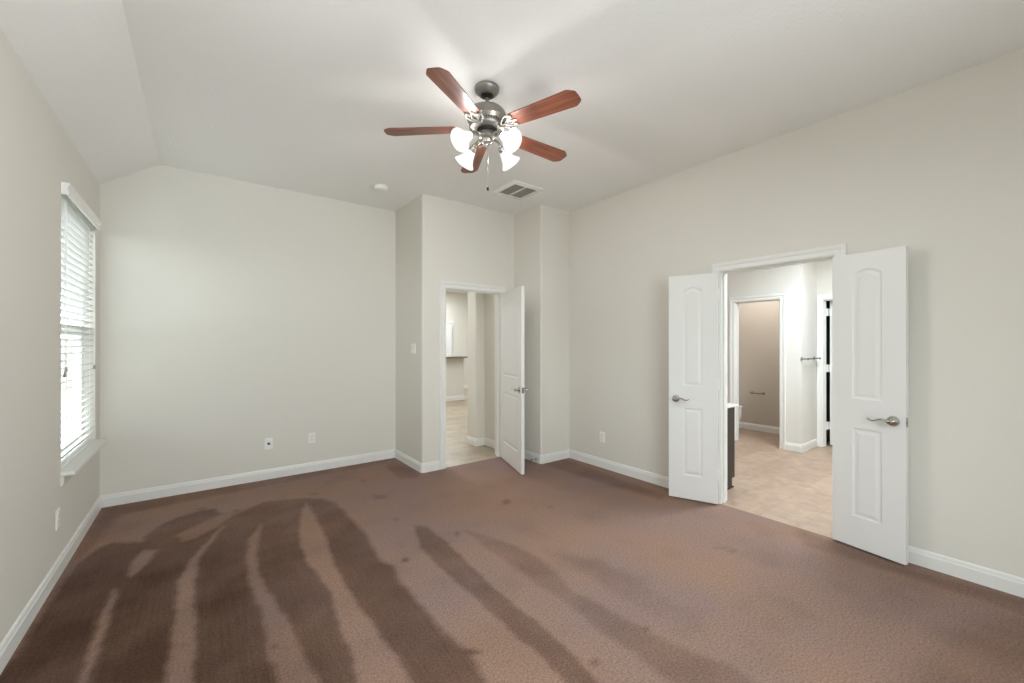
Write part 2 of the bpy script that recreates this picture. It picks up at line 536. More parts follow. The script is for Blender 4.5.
# ------------------------------------------------------------------ carpet
def seg_dist(px, py, ax, ay, bx, by):
    dx, dy = bx - ax, by - ay
    t = np.clip(((px - ax) * dx + (py - ay) * dy) / (dx * dx + dy * dy + 1e-12), 0, 1)
    return np.hypot(px - ax - t * dx, py - ay - t * dy)


def cover(px, py, poly, soft):
    d = np.full(px.shape, 1e9)
    inside = np.zeros(px.shape, bool)
    n = len(poly)
    for i in range(n):
        ax, ay = poly[i]
        bx, by = poly[(i + 1) % n]
        d = np.minimum(d, seg_dist(px, py, ax, ay, bx, by))
        c = ((ay > py) != (by > py)) & (px < (bx - ax) * (py - ay) / ((by - ay) if by != ay else 1e-12) + ax)
        inside ^= c
    s = np.where(inside, d, -d)
    t = np.clip(s / (2 * soft) + 0.5, 0, 1)
    return t * t * (3 - 2 * t)


def grid(xs, ys):
    X, Y = np.meshgrid(xs, ys)
    nx, ny = len(xs), len(ys)
    vs = np.stack([X.ravel(), Y.ravel(), np.zeros(X.size)], 1)
    idx = np.arange(nx * ny).reshape(ny, nx)
    fs = np.stack([idx[:-1, :-1].ravel(), idx[:-1, 1:].ravel(), idx[1:, 1:].ravel(), idx[1:, :-1].ravel()], 1)
    return vs, fs


def build_carpet():
    step = 0.015
    def ax(a, b):
        return np.linspace(a, b, max(2, int(round((b - a) / step)) + 1))
    V, F, o = [], [], 0
    for x0, x1, y0, y1 in ((XL, XR, YF, YS), (XL, X2, YS, YE + 0.012), (XL, X1, YE + 0.012, YB)):
        v, f = grid(ax(x0, x1), ax(y0, y1))
        V.append(v)
        F.append(f + o)
        o += len(v)
    V = np.concatenate(V)
    F = np.concatenate(F)
    x = V[:, 0] + 0.004 * np.sin(V[:, 1] * 23 + 3 * np.sin(V[:, 0] * 9)) + 0.003 * np.sin(V[:, 1] * 61 + V[:, 0] * 37)
    y = V[:, 1] + 0.004 * np.sin(V[:, 0] * 27 + 2 * np.sin(V[:, 1] * 7))
    lay_shade = np.zeros(len(V))
    for k, (val, soft, poly) in enumerate(PILE_SHADE):
        c = cover(x, y, poly, soft)
        if k < 7:
            lay_shade = lay_shade * (1 - c) + val * c
        else:
            lay_shade = np.maximum(lay_shade, val * c)
    lay_shade *= 0.76 + 0.24 * np.clip((0.65 - V[:, 0]) / 0.8, 0, 1)   # the strokes fade out to the right
    lay_shade *= 1 - 0.38 * np.clip((V[:, 1] - 3.1) / 1.1, 0, 1)                    # and far off, contrast cut in the colour for the low viewing angle
    me = bpy.data.meshes.new('floor')
    me.from_pydata(V.tolist(), [], F.tolist())
    at = me.attributes.new('pile_shade', 'FLOAT', 'POINT')
    at.data.foreach_set('value', lay_shade.astype(np.float32))
    me.materials.append(M['carpet'])
    ob = bpy.data.objects.new('floor', me)
    COL.objects.link(ob)
    struct(ob, 'brown plush bedroom carpet with light and dark vacuum tracks and painted shade by the right wall', 'floor')


build_carpet()

# ------------------------------------------------------------------ bedroom shell
CT = H + 0.1
m = MB()                                                   # left wall with the window opening
for y0, y1 in ((YF - T, WY0), (WY1, YB + T)):
    m.box(XL - T, XL, y0, y1, -0.05, HL)
m.box(XL - T, XL, WY0, WY1, -0.05, WZ0).box(XL - T, XL, WY0, WY1, WZ1, HL)
struct(m.build('wall_left', M['wall']), 'greige left wall holding the window with the white blind', 'wall')

xs_top = [(XL - T, HL - 0.08), (X1 + T, HL - 0.08)]
m = MB()
m.prism([(XL, -0.05), (X1 + 0.02, -0.05), (X1 + 0.02, H), (XC, H), (XL, HL)], YB, YB + T, 'y')
struct(m.build('wall_back', M['wall']), 'wide greige wall facing the camera with two low wall plates', 'wall')

RB = 0.022                                                 # bullnose corners
EX0, EX1, EZ = 2.242, 3.004, 2.062                         # entry door clear opening
m = MB()
m.prism([(X1, YB + T), *arc(X1 + RB, YE + RB, RB, 180, 270), (EX0 - 0.018, YE), (EX0 - 0.018, YE + T), (X1 + T, YE + T), (X1 + T, YB + T)], -0.05, H)
m.prism([(EX1 + 0.018, YE), (X2, YE), *arc(X2 + RB, YS + RB, RB, 180, 270), (XR + T, YS), (XR + T, YS + T), (X2 + T, YS + T), (X2 + T, YE + T), (EX1 + 0.018, YE + T)], -0.05, H)
m.box(EX0 - 0.018, EX1 + 0.018, YE, YE + T, EZ + 0.018, H)
struct(m.build('wall_entry', M['wall']), 'greige entry wall boxed forward around the hall doorway with rounded corners', 'wall')

DY0, DY1, DZ = 0.990, 1.806, 2.062                         # double door clear opening
m = MB()
m.box(XR, XR + T, YF - T, DY0 - 0.018, -0.05, H)
m.box(XR, XR + T, DY1 + 0.018, YS, -0.05, H)
m.box(XR, XR + T, DY0 - 0.018, DY1 + 0.018, DZ + 0.018, H)
struct(m.build('wall_right', M['wall']), 'long greige right wall around the double bathroom doorway', 'wall')

m = MB()                                                   # wall behind the camera, with an added opening that lets in fill daylight
m.box(XL - T, 0.0, YF - T, YF, -0.05, H).box(2.0, XR + T, YF - T, YF, -0.05, H)
m.box(0.0, 2.0, YF - T, YF, -0.05, WZ0).box(0.0, 2.0, YF - T, YF, WZ1, H)
struct(m.build('wall_front', M['wall']), 'greige wall behind the camera with an added window opening', 'wall')

m = MB()
m.prism([(XL - T, HL), (XL, HL), (XC, H), (XR + T, H), (XR + T, H + 0.1), (XL - T, H + 0.1)], YF - T, YB + T, 'y')
struct(m.build('ceiling', M['ceiling']), 'pale textured bedroom ceiling with a sloped strip along the left wall', 'ceiling')


# baseboards: one profile swept along a path of wall corners
def base_run(name, pts, label, hgt=0.105, parent=None):
    """pts: 2D points along the wall face, room on the LEFT of the direction of travel."""
    prof = [(0, 0), (0.015, 0), (0.015, hgt - 0.03), (0.011, hgt - 0.022), (0.010, hgt - 0.012), (0.006, hgt - 0.003), (0, hgt)]
    n = len(pts)
    vs = []
    for i, p in enumerate(pts):
        p = Vector(p)
        d0 = (p - Vector(pts[i - 1])).normalized() if i else (Vector(pts[1]) - p).normalized()
        d1 = (Vector(pts[i + 1]) - p).normalized() if i < n - 1 else d0
        n0 = Vector((-d0.y, d0.x))
        n1 = Vector((-d1.y, d1.x))
        b = (n0 + n1)
        b = b / max(0.2, b.dot(n0))
        for u, z in prof:
            vs.append((p.x + b.x * u, p.y + b.y * u, z))
    k = len(prof)
    fs = []
    for i in range(n - 1):
        for j in range(k):
            j2 = (j + 1) % k
            fs.append((i * k + j, (i + 1) * k + j, (i + 1) * k + j2, i * k + j2))
    fs.append(tuple(range(k)))
    fs.append(tuple(range((n - 1) * k, n * k))[::-1])
    o = MB().add(vs, fs).build(name, M['trim'], parent)
    if parent is None:
        struct(o, label, 'baseboard')
    return o


def rc(cx, cy, r, a0, a1):
    return arc(cx, cy, r, a0, a1, 4)


CE0, CE1 = 2.157, 3.089                                    # outer casing edges of the entry door
CD0, CD1 = 0.911, 1.885                                    # outer casing edges of the double door
base_run('baseboard_left', [(XL, YB), (XL, YF)], 'white baseboard along the left window wall')
base_run('baseboard_back', [(X1, YB), (XL, YB)], 'white baseboard along the wide back wall')
base_run('baseboard_entry', [(CE0, YE)] + rc(X1 + RB, YE + RB, RB, 270, 180) + [(X1, YB)], 'white baseboard wrapping the corner left of the hall door')
base_run('baseboard_stub', [(XR, YS)] + rc(X2 + RB, YS + RB, RB, 270, 180) + [(X2, YE), (CE1, YE)], 'white baseboard wrapping the corner right of the hall door')
base_run('baseboard_right', [(XR, CD1), (XR, YS)], 'white baseboard on the right wall between the room corner and the double doors')
base_run('baseboard_right', [(XR, YF), (XR, CD0)], 'white baseboard on the right wall nearest the camera, past the double doors')
base_run('baseboard_front', [(XL, YF), (XR, YF)], 'white baseboard along the wall behind the camera')


# door casings: a stepped profile mitred round three sides, with the jamb as a part
def casing(name, label, origin, ux, nx, w, hgt, cw=0.07, depth=T, stop=0.07, both=True, ch=None):
    """origin: floor point at the left end of the clear opening seen from the room; ux along the wall, nx into the room."""
    ux = Vector((*ux, 0))
    nx = Vector((*nx, 0))
    o = Vector((*origin, 0))
    rv = 0.005
    ch = ch or cw
    prof = [(0, 0), (0, 0.009), (0.10, 0.013), (0.42, 0.013), (0.50, 0.010), (0.66, 0.017), (0.92, 0.018), (1.0, 0.014), (1.0, 0)]

    def side(m, face, sgn):
        k = len(prof)
        vs = []
        for corner in range(4):
            for t, d in prof:
                e = -rv - t * cw
                if corner == 0:
                    a, z = e, 0
                elif corner == 1:
                    a, z = e, hgt + rv + t * ch
                elif corner == 2:
                    a, z = w - e, hgt + rv + t * ch
                else:
                    a, z = w - e, 0
                q = o + ux * a + nx * (face + sgn * d)
                vs.append((q.x, q.y, z))
        fs = []
        for c in range(3):
            for j in range(k):
                j2 = (j + 1) % k
                fs.append((c * k + j, (c + 1) * k + j, (c + 1) * k + j2, c * k + j2))
        fs.append(tuple(range(k)))
        fs.append(tuple(range(3 * k, 4 * k)))
        m.add(vs, fs)

    m = MB()
    side(m, 0, 1)
    if both:
        side(m, -depth, -1)
    c = m.build(name, M['trim'])
    struct(c, label, 'door casing')
    j = MB()

    def jb(a0, a1, d0, d1, z0, z1):
        q = [o + ux * a + nx * d for a in (a0, a1) for d in (d0, d1)]
        vs = [(p.x, p.y, z) for z in (z0, z1) for p in q]
        j.add(vs, [(0, 1, 3, 2), (4, 6, 7, 5), (0, 4, 5, 1), (2, 3, 7, 6), (0, 2, 6, 4), (1, 5, 7, 3)])
    jb(-0.018, 0, 0, -depth, 0, hgt + 0.018)
    jb(w, w + 0.018, 0, -depth, 0, hgt + 0.018)
    jb(0, w, 0, -depth, hgt, hgt + 0.018)
    if stop:
        jb(0, 0.011, -stop, -stop + 0.03, 0, hgt)
        jb(w - 0.011, w, -stop, -stop + 0.03, 0, hgt)
        jb(0.011, w - 0.011, -stop, -stop + 0.03, hgt - 0.011, hgt)
    j.build('jamb', M['trim'], c)
    return c


casing('trim_1', 'white casing around the hall doorway in the entry wall', (EX0, YE), (1, 0), (0, -1), EX1 - EX0, EZ, 0.075)
casing('trim_2', 'wide white casing around the double bathroom doorway', (XR, DY1), (0, -1), (-1, 0), DY1 - DY0, DZ, 0.075)


# ------------------------------------------------------------------ doors
def panel_outline(x0, x1, z0, z1, rise, d, n=10):
    """closed outline inset by d; the top edge is an arch when rise > 0."""
    pts = [(x0 + d, z0 + d), (x1 - d, z0 + d)]
    a, b = x1 - d, x0 + d
    zs = z1 - rise - d * (1.0 if rise == 0 else 0.9)
    for i in range(n + 1):
        t = i / n
        x = a + (b - a) * t
        s = (2 * t - 1)
        pts.append((x, zs + (rise * (1 - s * s) if rise else 0.0)))
    return pts


def door_leaf(w, hgt, th, panels):
    m = MB()
    for y, sgn in ((0.0, 1), (th, -1)):
        outer = [(0, 0), (w, 0), (w, hgt), (0, hgt)]
        holes = [panel_outline(*p, 0.0) for p in panels]
        loops = [[Vector((x, z, 0)) for x, z in L] for L in [outer] + holes]
        flat = [p for L in [outer] + holes for p in L]
        tris = tessellate_polygon(loops)
        m.add([(x, y, z) for x, z in flat], [tuple(t) for t in tris])
        for p in panels:
            rings = [(0.0, 0.0), (0.005, 0.003), (0.011, 0.0055), (0.018, 0.0055), (0.024, 0.0045), (0.036, 0.0015), (0.039, 0.001)]
            prev = None
            for d, dep in rings:
                pts = panel_outline(*p, d)
                vs = [(x, y + sgn * dep, z) for x, z in pts]
                if prev:
                    n = len(vs)
                    m.add(prev + vs, [(i, (i + 1) % n, n + (i + 1) % n, n + i) for i in range(n)])
                prev = vs
            tr = tessellate_polygon([[Vector((v[0], v[2], 0)) for v in prev]])
            m.add(prev, [tuple(t) for t in tr])
    c = [(0, 0), (w, 0), (w, hgt), (0, hgt)]
    for i in range(4):
        (xa, za), (xb, zb) = c[i], c[(i + 1) % 4]
        m.add([(xa, 0, za), (xb, 0, zb), (xb, th, zb), (xa, th, za)], [(0, 1, 2, 3)])
    return m


def lever(w_edge, y, sgn, z, toward, th):
    """lever handle: rose, neck and a curved lever; toward = -1 when the lever points to the hinge (x falls)."""
    m = MB()
    m.lathe([(0.0, -0.001), (0.033, -0.001), (0.033, 0.004), (0.030, 0.009), (0.020, 0.012), (0.013, 0.014), (0.012, 0.030), (0.0125, 0.044), (0.016, 0.050), (0.015, 0.060), (0.0, 0.064)], (w_edge, y, z), (0, sgn, 0), n=28)
    pts, rad = [], []
    for i in range(13):
        t = i / 12
        pts.append((w_edge + toward * 0.118 * t, y + sgn * (0.053 - 0.006 * sin(pi * t)), z + 0.012 * sin(2.2 * pi * (t - 0.10)) * (0.25 + t) + 0.008 * t))
        rad.append(0.0095 * (1 - 0.45 * t) + 0.0008)
    m.tube(pts, rad, n=12, flat=0.8)
    return m


def make_door(name, label, hinge, rz, w, hinge_on_left, th=0.035, panels=None, handle=True, z0=0.016, sides=2):
    """leaf runs along local +x from the hinge; local y 0 is one face, th the other."""
    hgt = 2.032
    panels = panels or [(0.125, w - 0.125, 0.212, 0.825, 0.0), (0.125, w - 0.125, 1.025, 1.928, 0.05)]
    e = empty(name, (*hinge, z0), rz)
    struct(e, label, 'door')
    door_leaf(w, hgt, th, panels).build('leaf', M['door'], e, bevel=0.0)
    if handle:
        for y, sgn in ((0.0, -1), (th, 1))[:sides]:
            lever(w - 0.062, y, sgn, 0.905, -1, th).build('door_handle', M['chrome'], e)
        b = MB().box(w - 0.001, w + 0.0012, th * 0.5 - 0.013, th * 0.5 + 0.013, 0.875, 0.935)
        b.box(w, w + 0.004, th * 0.5 - 0.007, th * 0.5 + 0.007, 0.894, 0.914)
        b.build('latch_plate', M['chrome'], e)
    return e


def add_hinges(e, y, mtl='trim', knuckle=True):
    for z in (0.20, 1.0, 1.80):
        m = MB()
        m.lathe([(0.0, 0), (0.0065, 0.001), (0.0065, 0.088), (0.0, 0.089)], (-0.006, y, z), n=12)
        m.lathe([(0.0, 0), (0.0045, 0.001), (0.003, 0.008), (0.0, 0.009)], (-0.006, y, z + 0.089), n=10)
        m.box(-0.004, 0.0015, y - 0.03 if y > 0.01 else y, y if y > 0.01 else y + 0.03, z, z + 0.089)
        m.build('hinge', M['chrome'] if mtl == 'chrome' else M['trim'], e)


# hall door: hinged at the right end of the opening, swung into the bedroom
ha = math.atan2(3.470 - 4.205, 2.752 - 2.995)
d1 = make_door('door_1', 'open white two-panel door swung in from the hall doorway', (2.992, 4.203), ha, 0.762, False)
add_hinges(d1, 0.035)
# double doors: each leaf folded back nearly flat on the wall
la = math.atan2(2.182 - 1.806, 3.500 - 3.652)
NP = [(0.12, 0.406 - 0.12, 0.212, 0.825, 0.0), (0.12, 0.406 - 0.12, 1.025, 1.920, 0.034)]
d2 = make_door('door_2', 'left leaf of the white double doors, folded back beyond the casing', (3.656, 1.812), la, 0.4064, True, panels=NP)
d2.location.x -= 0.006
add_hinges(d2, 0.0)
ra = math.atan2(0.575 - 0.986, 3.572 - 3.645)
d3 = make_door('door_3', 'right leaf of the white double doors, folded back nearest the camera', (3.642, 0.982), ra, 0.4064, False, panels=NP, sides=1)
add_hinges(d3, 0.035)

# ------------------------------------------------------------------ window and blind
def window_unit(name, label, wy0, wy1):
    w = empty(name, (XL - 0.09, (wy0 + wy1) / 2, WZ0))
    struct(w, label, 'window')
    hw = (wy1 - wy0) / 2
    hh = WZ1 - WZ0
    f = MB()
    f.box(-0.03, 0.02, -hw, -hw + 0.045, 0, hh).box(-0.03, 0.02, hw - 0.045, hw, 0, hh)
    f.box(-0.03, 0.02, -hw + 0.045, hw - 0.045, 0, 0.05).box(-0.03, 0.02, -hw + 0.045, hw - 0.045, hh - 0.045, hh)
    f.build('window_frame', M['vinyl'], w)
    for k, (z0, z1, dx) in enumerate(((0.05, hh * 0.5 + 0.02, 0.005), (hh * 0.5 - 0.02, hh - 0.045, -0.018))):
        s = MB()
        y0, y1 = -hw + 0.045, hw - 0.045
        s.box(dx - 0.012, dx + 0.012, y0, y0 + 0.035, z0, z1).box(dx - 0.012, dx + 0.012, y1 - 0.035, y1, z0, z1)
        s.box(dx - 0.012, dx + 0.012, y0 + 0.035, y1 - 0.035, z0, z0 + 0.04).box(dx - 0.012, dx + 0.012, y0 + 0.035, y1 - 0.035, z1 - 0.04, z1)
        so = s.build('sash', M['vinyl'], w)
        MB().box(dx - 0.002, dx + 0.002, y0 + 0.03, y1 - 0.03, z0 + 0.035, z1 - 0.035).build('pane', M['glass'], so)
    return w


win = window_unit('window_1', 'white sash window behind the blind in the left wall', WY0, WY1)
# stool with horns and an apron below it
lx = XL - win.location.x
s = MB()
yc = win.location.y
s.prism([(lx - 0.10, WY0 - yc), (lx, WY0 - yc), (lx, WY0 - yc - 0.03), (lx + 0.068, WY0 - yc - 0.03), (lx + 0.068, WY1 - yc + 0.045), (lx, WY1 - yc + 0.045), (lx, WY1 - yc), (lx - 0.10, WY1 - yc)], -0.022, 0.004)
s.build('window_sill', M['trim'], win, bevel=0.006)
s = MB()
s.prism([(lx, -0.085), (lx + 0.008, -0.085), (lx + 0.016, -0.07), (lx + 0.018, -0.0225), (lx, -0.0225)], WY0 - yc - 0.02, WY1 - yc + 0.03, 'y')
s.build('sill_apron', M['wall'], win)

fw = empty('added_window', (1.0, YF - 0.09, WZ0))  # unseen window added to let in fill daylight
struct(fw, 'unseen wide white window added behind the camera for fill daylight', 'window')
f = MB()
hh = WZ1 - WZ0
for x in (-1.0, -0.0225, 0.955):
    f.box(x, x + 0.045, -0.02, 0.03, 0, hh)
f.box(-0.955, 0.955, -0.02, 0.03, 0, 0.05).box(-0.955, 0.955, -0.02, 0.03, hh - 0.045, hh)
f.build('window_frame', M['vinyl'], fw)
MB().box(-0.96, 0.96, -0.002, 0.002, 0.04, hh - 0.04).build('pane', M['glass'], fw)

# blind
bl = empty('window_blind', (XL, (WY0 + WY1) / 2, WZ0))
tag(bl, 'white slatted blind with a valance covering the left window', 'blind')
hw = (WY1 - WY0) / 2 - 0.012
v = MB()
vz0, vz1 = WZ1 - 0.055 - WZ0, WZ1 + 0.020 - WZ0
vp = [(0.022, vz0), (0.034, vz0), (0.036, vz0 + 0.018), (0.030, vz0 + 0.03), (0.030, vz1 - 0.025), (0.040, vz1 - 0.01), (0.040, vz1), (0.022, vz1)]
v.prism(vp, -hw - 0.02, hw + 0.012, 'y')
v.box(0.001, 0.0225, -hw - 0.02, -hw - 0.008, vz0, vz1).box(0.001, 0.0225, hw, hw + 0.012, vz0, vz1)
v.build('valance', M['blind'], bl)
MB().box(-0.058, -0.004, -hw, hw, WZ1 - WZ0 - 0.052, WZ1 - WZ0 - 0.003).build('headrail', M['blind'], bl)
sl = MB()
top, bot, pitch = WZ1 - WZ0 - 0.07, 0.045, 0.0475
nsl = int((top - bot) / pitch)
tilt = R(-23)
for i in range(nsl + 1):
    z = top - i * pitch
    o = len(sl.v)
    sl.box(-0.025, 0.025, -hw, hw, -0.0015, 0.0015)
    sl.xf(Matrix.Translation((-0.033, 0, z)) @ Matrix.Rotation(tilt, 4, 'Y'), o)
sl.build('slats', M['slat'], bl)
MB().box(-0.058, -0.008, -hw, hw, 0.006, 0.024).build('bottom_rail', M['blind'], bl, bevel=0.004)
for y in (-hw + 0.16, hw - 0.16):
    c = MB()
    c.tube([(-0.0075, y, 0.02), (-0.0075, y, top + 0.01)], 0.0012, n=6)
    c.tube([(-0.0585, y, 0.02), (-0.0585, y, top + 0.01)], 0.0012, n=6)
    c.build('ladder_cord', M['blind'], bl)
for y, dz in ((-hw + 0.06, 0.0), (-hw + 0.085, 0.03), (hw - 0.06, 0.01)):
    c = MB()
    zt = 1.30 - WZ0 - 0.06 + dz
    c.tube([(0.004, y, zt), (0.004, y, top + 0.01)], 0.0012, n=6)
    pc = c.build('pull_cord', M['blind'], bl)
    MB().lathe([(0.0, 0.0), (0.007, 0.002), (0.008, 0.016), (0.004, 0.036), (0.0, 0.038)], (0.004, y, zt - 0.034), n=12).build('tassel', M['pewter'], pc)

fb = MB()  # fence added so the view through the blind stays less bright
for i in range(300):
    fb.box(-4.53, -4.51, -6 + i * 0.15, -6 + i * 0.15 + 0.142, -0.27, 1.52 + 0.012 * ((i * 7) % 3))
fb.box(-4.57, -4.53, -6, 39, 0.0, 0.09).box(-4.57, -4.53, -6, 39, 1.2, 1.29)
struct(fb.build('fence', M['fence']), 'board fence added outside the window to dim the bright view', 'fence')
# ground outside the window
struct(MB().box(-30, XL - T - 0.02, -12, 45, -0.35, -0.25).build('ground', M['grass']), 'lawn outside behind the window', 'ground')


# ------------------------------------------------------------------ ceiling fan
FX, FY, FZ = 1.485, 2.238, 2.800
fan = empty('ceiling_fan', (FX, FY, H))
tag(fan, 'five-blade cherry wood ceiling fan with four lit bell shades', 'ceiling fan')
z = lambda a: a - H
MB().lathe([(0.079, 0.0), (0.080, -0.010), (0.078, -0.022), (0.074, -0.026), (0.066, -0.034), (0.054, -0.047), (0.046, -0.052), (0.040, -0.052), (0.036, -0.040), (0.0, -0.040)], n=40).build('canopy', M['pewter'], fan)
MB().lathe([(0.0, -0.040), (0.034, -0.041), (0.028, -0.052), (0.0, -0.058)], n=24).build('hanger_ball', M['pewter_dark'], fan)
MB().lathe([(0.0, -0.066), (0.0115, -0.066), (0.0115, z(2.975)), (0.024, z(2.970)), (0.026, z(2.955)), (0.0, z(2.954))], n=20).build('downrod', M['pewter'], fan)
mo = MB()
mo.lathe([(0.0, z(2.962)), (0.040, z(2.960)), (0.072, z(2.953)), (0.104, z(2.940)), (0.118, z(2.926)), (0.126, z(2.905)), (0.128, z(2.880)), (0.128, z(2.874)), (0.122, z(2.870)), (0.119, z(2.866)), (0.108, z(2.858)), (0.105, z(2.838)), (0.108, z(2.835)), (0.116, z(2.830)), (0.112, z(2.818)), (0.09, z(2.814)), (0.0, z(2.814))], n=56)
motor = mo.build('motor_housing', M['pewter'], fan)
gr = MB()
for k in range(40):
    a = 2 * pi * k / 40
    o = len(gr.v)
    gr.box(0.100, 0.1075, -0.0028, 0.0028, z(2.841), z(2.855))
    gr.xf(Matrix.Rotation(a, 4, 'Z'), o)
gr.build('vent_slots', M['pewter_dark'], motor)
MB().lathe([(0.0, z(2.816)), (0.066, z(2.816)), (0.062, z(2.796)), (0.0, z(2.795))], n=36).build('flywheel_gap', M['pewter_dark'], fan)
sw = MB().lathe([(0.0, z(2.800)), (0.050, z(2.799)), (0.055, z(2.792)), (0.055, z(2.764)), (0.048, z(2.756)), (0.036, z(2.752)), (0.034, z(2.734)), (0.026, z(2.724)), (0.012, z(2.720)), (0.008, z(2.710)), (0.0, z(2.706))], n=40)
sw.build('switch_housing', M['pewter'], fan)


def blade_outline():
    r0, r1 = 0.195, 0.664
    w0, w1 = 0.056, 0.069
    pts = [(r0, -w0 + 0.012), (r0 + 0.012, -w0)]
    pts += [(r1 - 0.048, -w1), (r1 - 0.034, -w1 + 0.006), (r1 - 0.010, -w1 + 0.024), (r1 - 0.002, -w1 + 0.034)]
    pts += [(r1, 0.0)]
    pts += [(x, -y) for x, y in reversed(pts[:-1])]
    return pts


def catmull(P, n=8):
    P = [Vector(p) for p in P]
    Q = [P[0] * 2 - P[1]] + P + [P[-1] * 2 - P[-2]]
    out = []
    for i in range(1, len(Q) - 2):
        for k in range(n):
            t = k / n
            a, b, c, d = Q[i - 1], Q[i], Q[i + 1], Q[i + 2]
            out.append(0.5 * ((2 * b) + (c - a) * t + (2 * a - 5 * b + 4 * c - d) * t * t + (3 * b - a - 3 * c + d) * t ** 3))
    out.append(P[-1])
    return out


blade_me = bracket_me = None
for k in range(5):
    a = R((-2.4, 69.6, 142.8, -147.5, -73.6)[k])
    tw = Matrix.Rotation(R(-9), 4, 'X')
    if blade_me is None:
        b = MB().prism(blade_outline(), -0.003, 0.003)
        bo = b.build('blade', M['blade'], fan)
        blade_me = bo
        br = MB()
        for s in (1, -1):                                  # scrolled fork of the blade iron
            br.tube(catmull([(0.085, 0.006 * s, 0.012), (0.115, 0.012 * s, -0.012), (0.150, 0.036 * s, -0.016), (0.185, 0.058 * s, -0.012), (0.215, 0.050 * s, -0.010), (0.222, 0.034 * s, -0.010), (0.205, 0.026 * s, -0.010), (0.190, 0.034 * s, -0.011)]), 0.0058, n=10, flat=0.8)
            br.tube(catmull([(0.120, 0.010 * s, -0.014), (0.150, 0.006 * s, -0.016), (0.178, 0.020 * s, -0.014), (0.205, 0.010 * s, -0.010), (0.235, 0.0, -0.009)]), 0.0050, n=10, flat=0.8)
            br.lathe([(0.0, 0.0), (0.006, 0.001), (0.005, 0.004), (0.0, 0.005)], (0.212, 0.040 * s, -0.008), (0, 0, -1), n=12)
        br.lathe([(0.0, 0.0), (0.006, 0.001), (0.005, 0.004), (0.0, 0.005)], (0.236, 0.0, -0.006), (0, 0, -1), n=12)
        br.prism([(0.070, -0.016), (0.112, -0.012), (0.112, 0.012), (0.070, 0.016)], -0.002, 0.016)
        bro = br.build('blade_iron', M['pewter'], fan)
        bracket_me = bro
    else:
        bo = blade_me.copy()
        COL.objects.link(bo)
        bo.parent = fan
        bro = bracket_me.copy()
        COL.objects.link(bro)
        bro.parent = fan
    for o in (bo, bro):
        o.matrix_local = Matrix.Translation((0, 0, FZ + 0.021 - H)) @ Matrix.Rotation(a, 4, 'Z') @ Matrix.Rotation(R(1.8), 4, 'Y') @ tw

# light kit: four arms with bell shades
first = None
for k in range(4):
    a = R(9.6 + 90 * k)
    rot = Matrix.Rotation(a, 4, 'Z')
    if first is None:
        ar = MB().tube(catmull([(0.040, 0, z(2.765)), (0.080, 0, z(2.772)), (0.118, 0, z(2.758)), (0.136, 0, z(2.730))]), 0.0068, n=10)
        ao = ar.build('lamp_arm', M['pewter'], fan)
        ax = Vector((0.80, 0, -0.60)).normalized()
        nk = Vector((0.132, 0, z(2.738)))
        fo = MB().lathe([(0.0, -0.012), (0.018, -0.010), (0.023, 0.004), (0.024, 0.024), (0.0, 0.025)], nk, ax, n=24).build('fitter', M['pewter'], fan)
        prof = [(0.021, 0.014), (0.026, 0.020), (0.031, 0.034), (0.036, 0.054), (0.044, 0.078), (0.056, 0.100), (0.068, 0.114), (0.072, 0.120), (0.069, 0.120), (0.053, 0.103), (0.041, 0.080), (0.033, 0.056), (0.028, 0.036), (0.022, 0.024)]
        so = MB().lathe(prof, nk, ax, n=36, caps=False).build('lamp_shade', M['shade'], fan)
        bu = MB().lathe([(0.012, 0.024), (0.013, 0.040), (0.022, 0.058), (0.027, 0.074), (0.024, 0.090), (0.013, 0.100), (0.0, 0.103)], nk, ax, n=20).build('bulb', M['bulb'], so)
        first = (ao, fo, so, bu)
        for o in (ao, fo, so):
            o.matrix_local = rot
    else:
        cs = []
        for o in first[:3]:
            c = o.copy()
            COL.objects.link(c)
            c.parent = fan
            c.matrix_local = rot
            cs.append(c)
        c = first[3].copy()
        COL.objects.link(c)
        c.parent = cs[2]
ch = MB().tube([(0.004, -0.004, z(2.70)), (0.004, -0.004, z(2.445))], 0.0017, n=6)
for i in range(24):
    ch.sphere((0.004, -0.004, z(2.697) - i * 0.0108), 0.0025, nu=8, nv=6)
co = ch.build('pull_chain', M['chrome'], fan)
MB().lathe([(0.0, 0.0), (0.006, 0.002), (0.0085, 0.012), (0.006, 0.022), (0.002, 0.028), (0.0, 0.029)], (0.004, -0.004, z(2.419)), n=14).build('pull_knob', M['rubber'], co)

# ------------------------------------------------------------------ ceiling fittings
sd = empty('smoke_detector', (1.515, 4.31, H))
tag(sd, 'round white smoke detector on the ceiling left of the fan', 'smoke detector')
MB().lathe([(0.0, 0.0), (0.072, 0.0), (0.072, -0.010), (0.0, -0.010)], n=36).build('mounting_plate', M['plastic'], sd)
MB().lathe([(0.066, -0.008), (0.068, -0.012), (0.066, -0.030), (0.056, -0.040), (0.030, -0.044), (0.0, -0.045)], n=36).build('cover', M['plastic'], sd)
MB().lathe([(0.0, -0.0445), (0.010, -0.0445), (0.010, -0.047), (0.0, -0.0475)], (0.02, 0.0, 0), n=16).build('test_button', M['plastic'], sd)

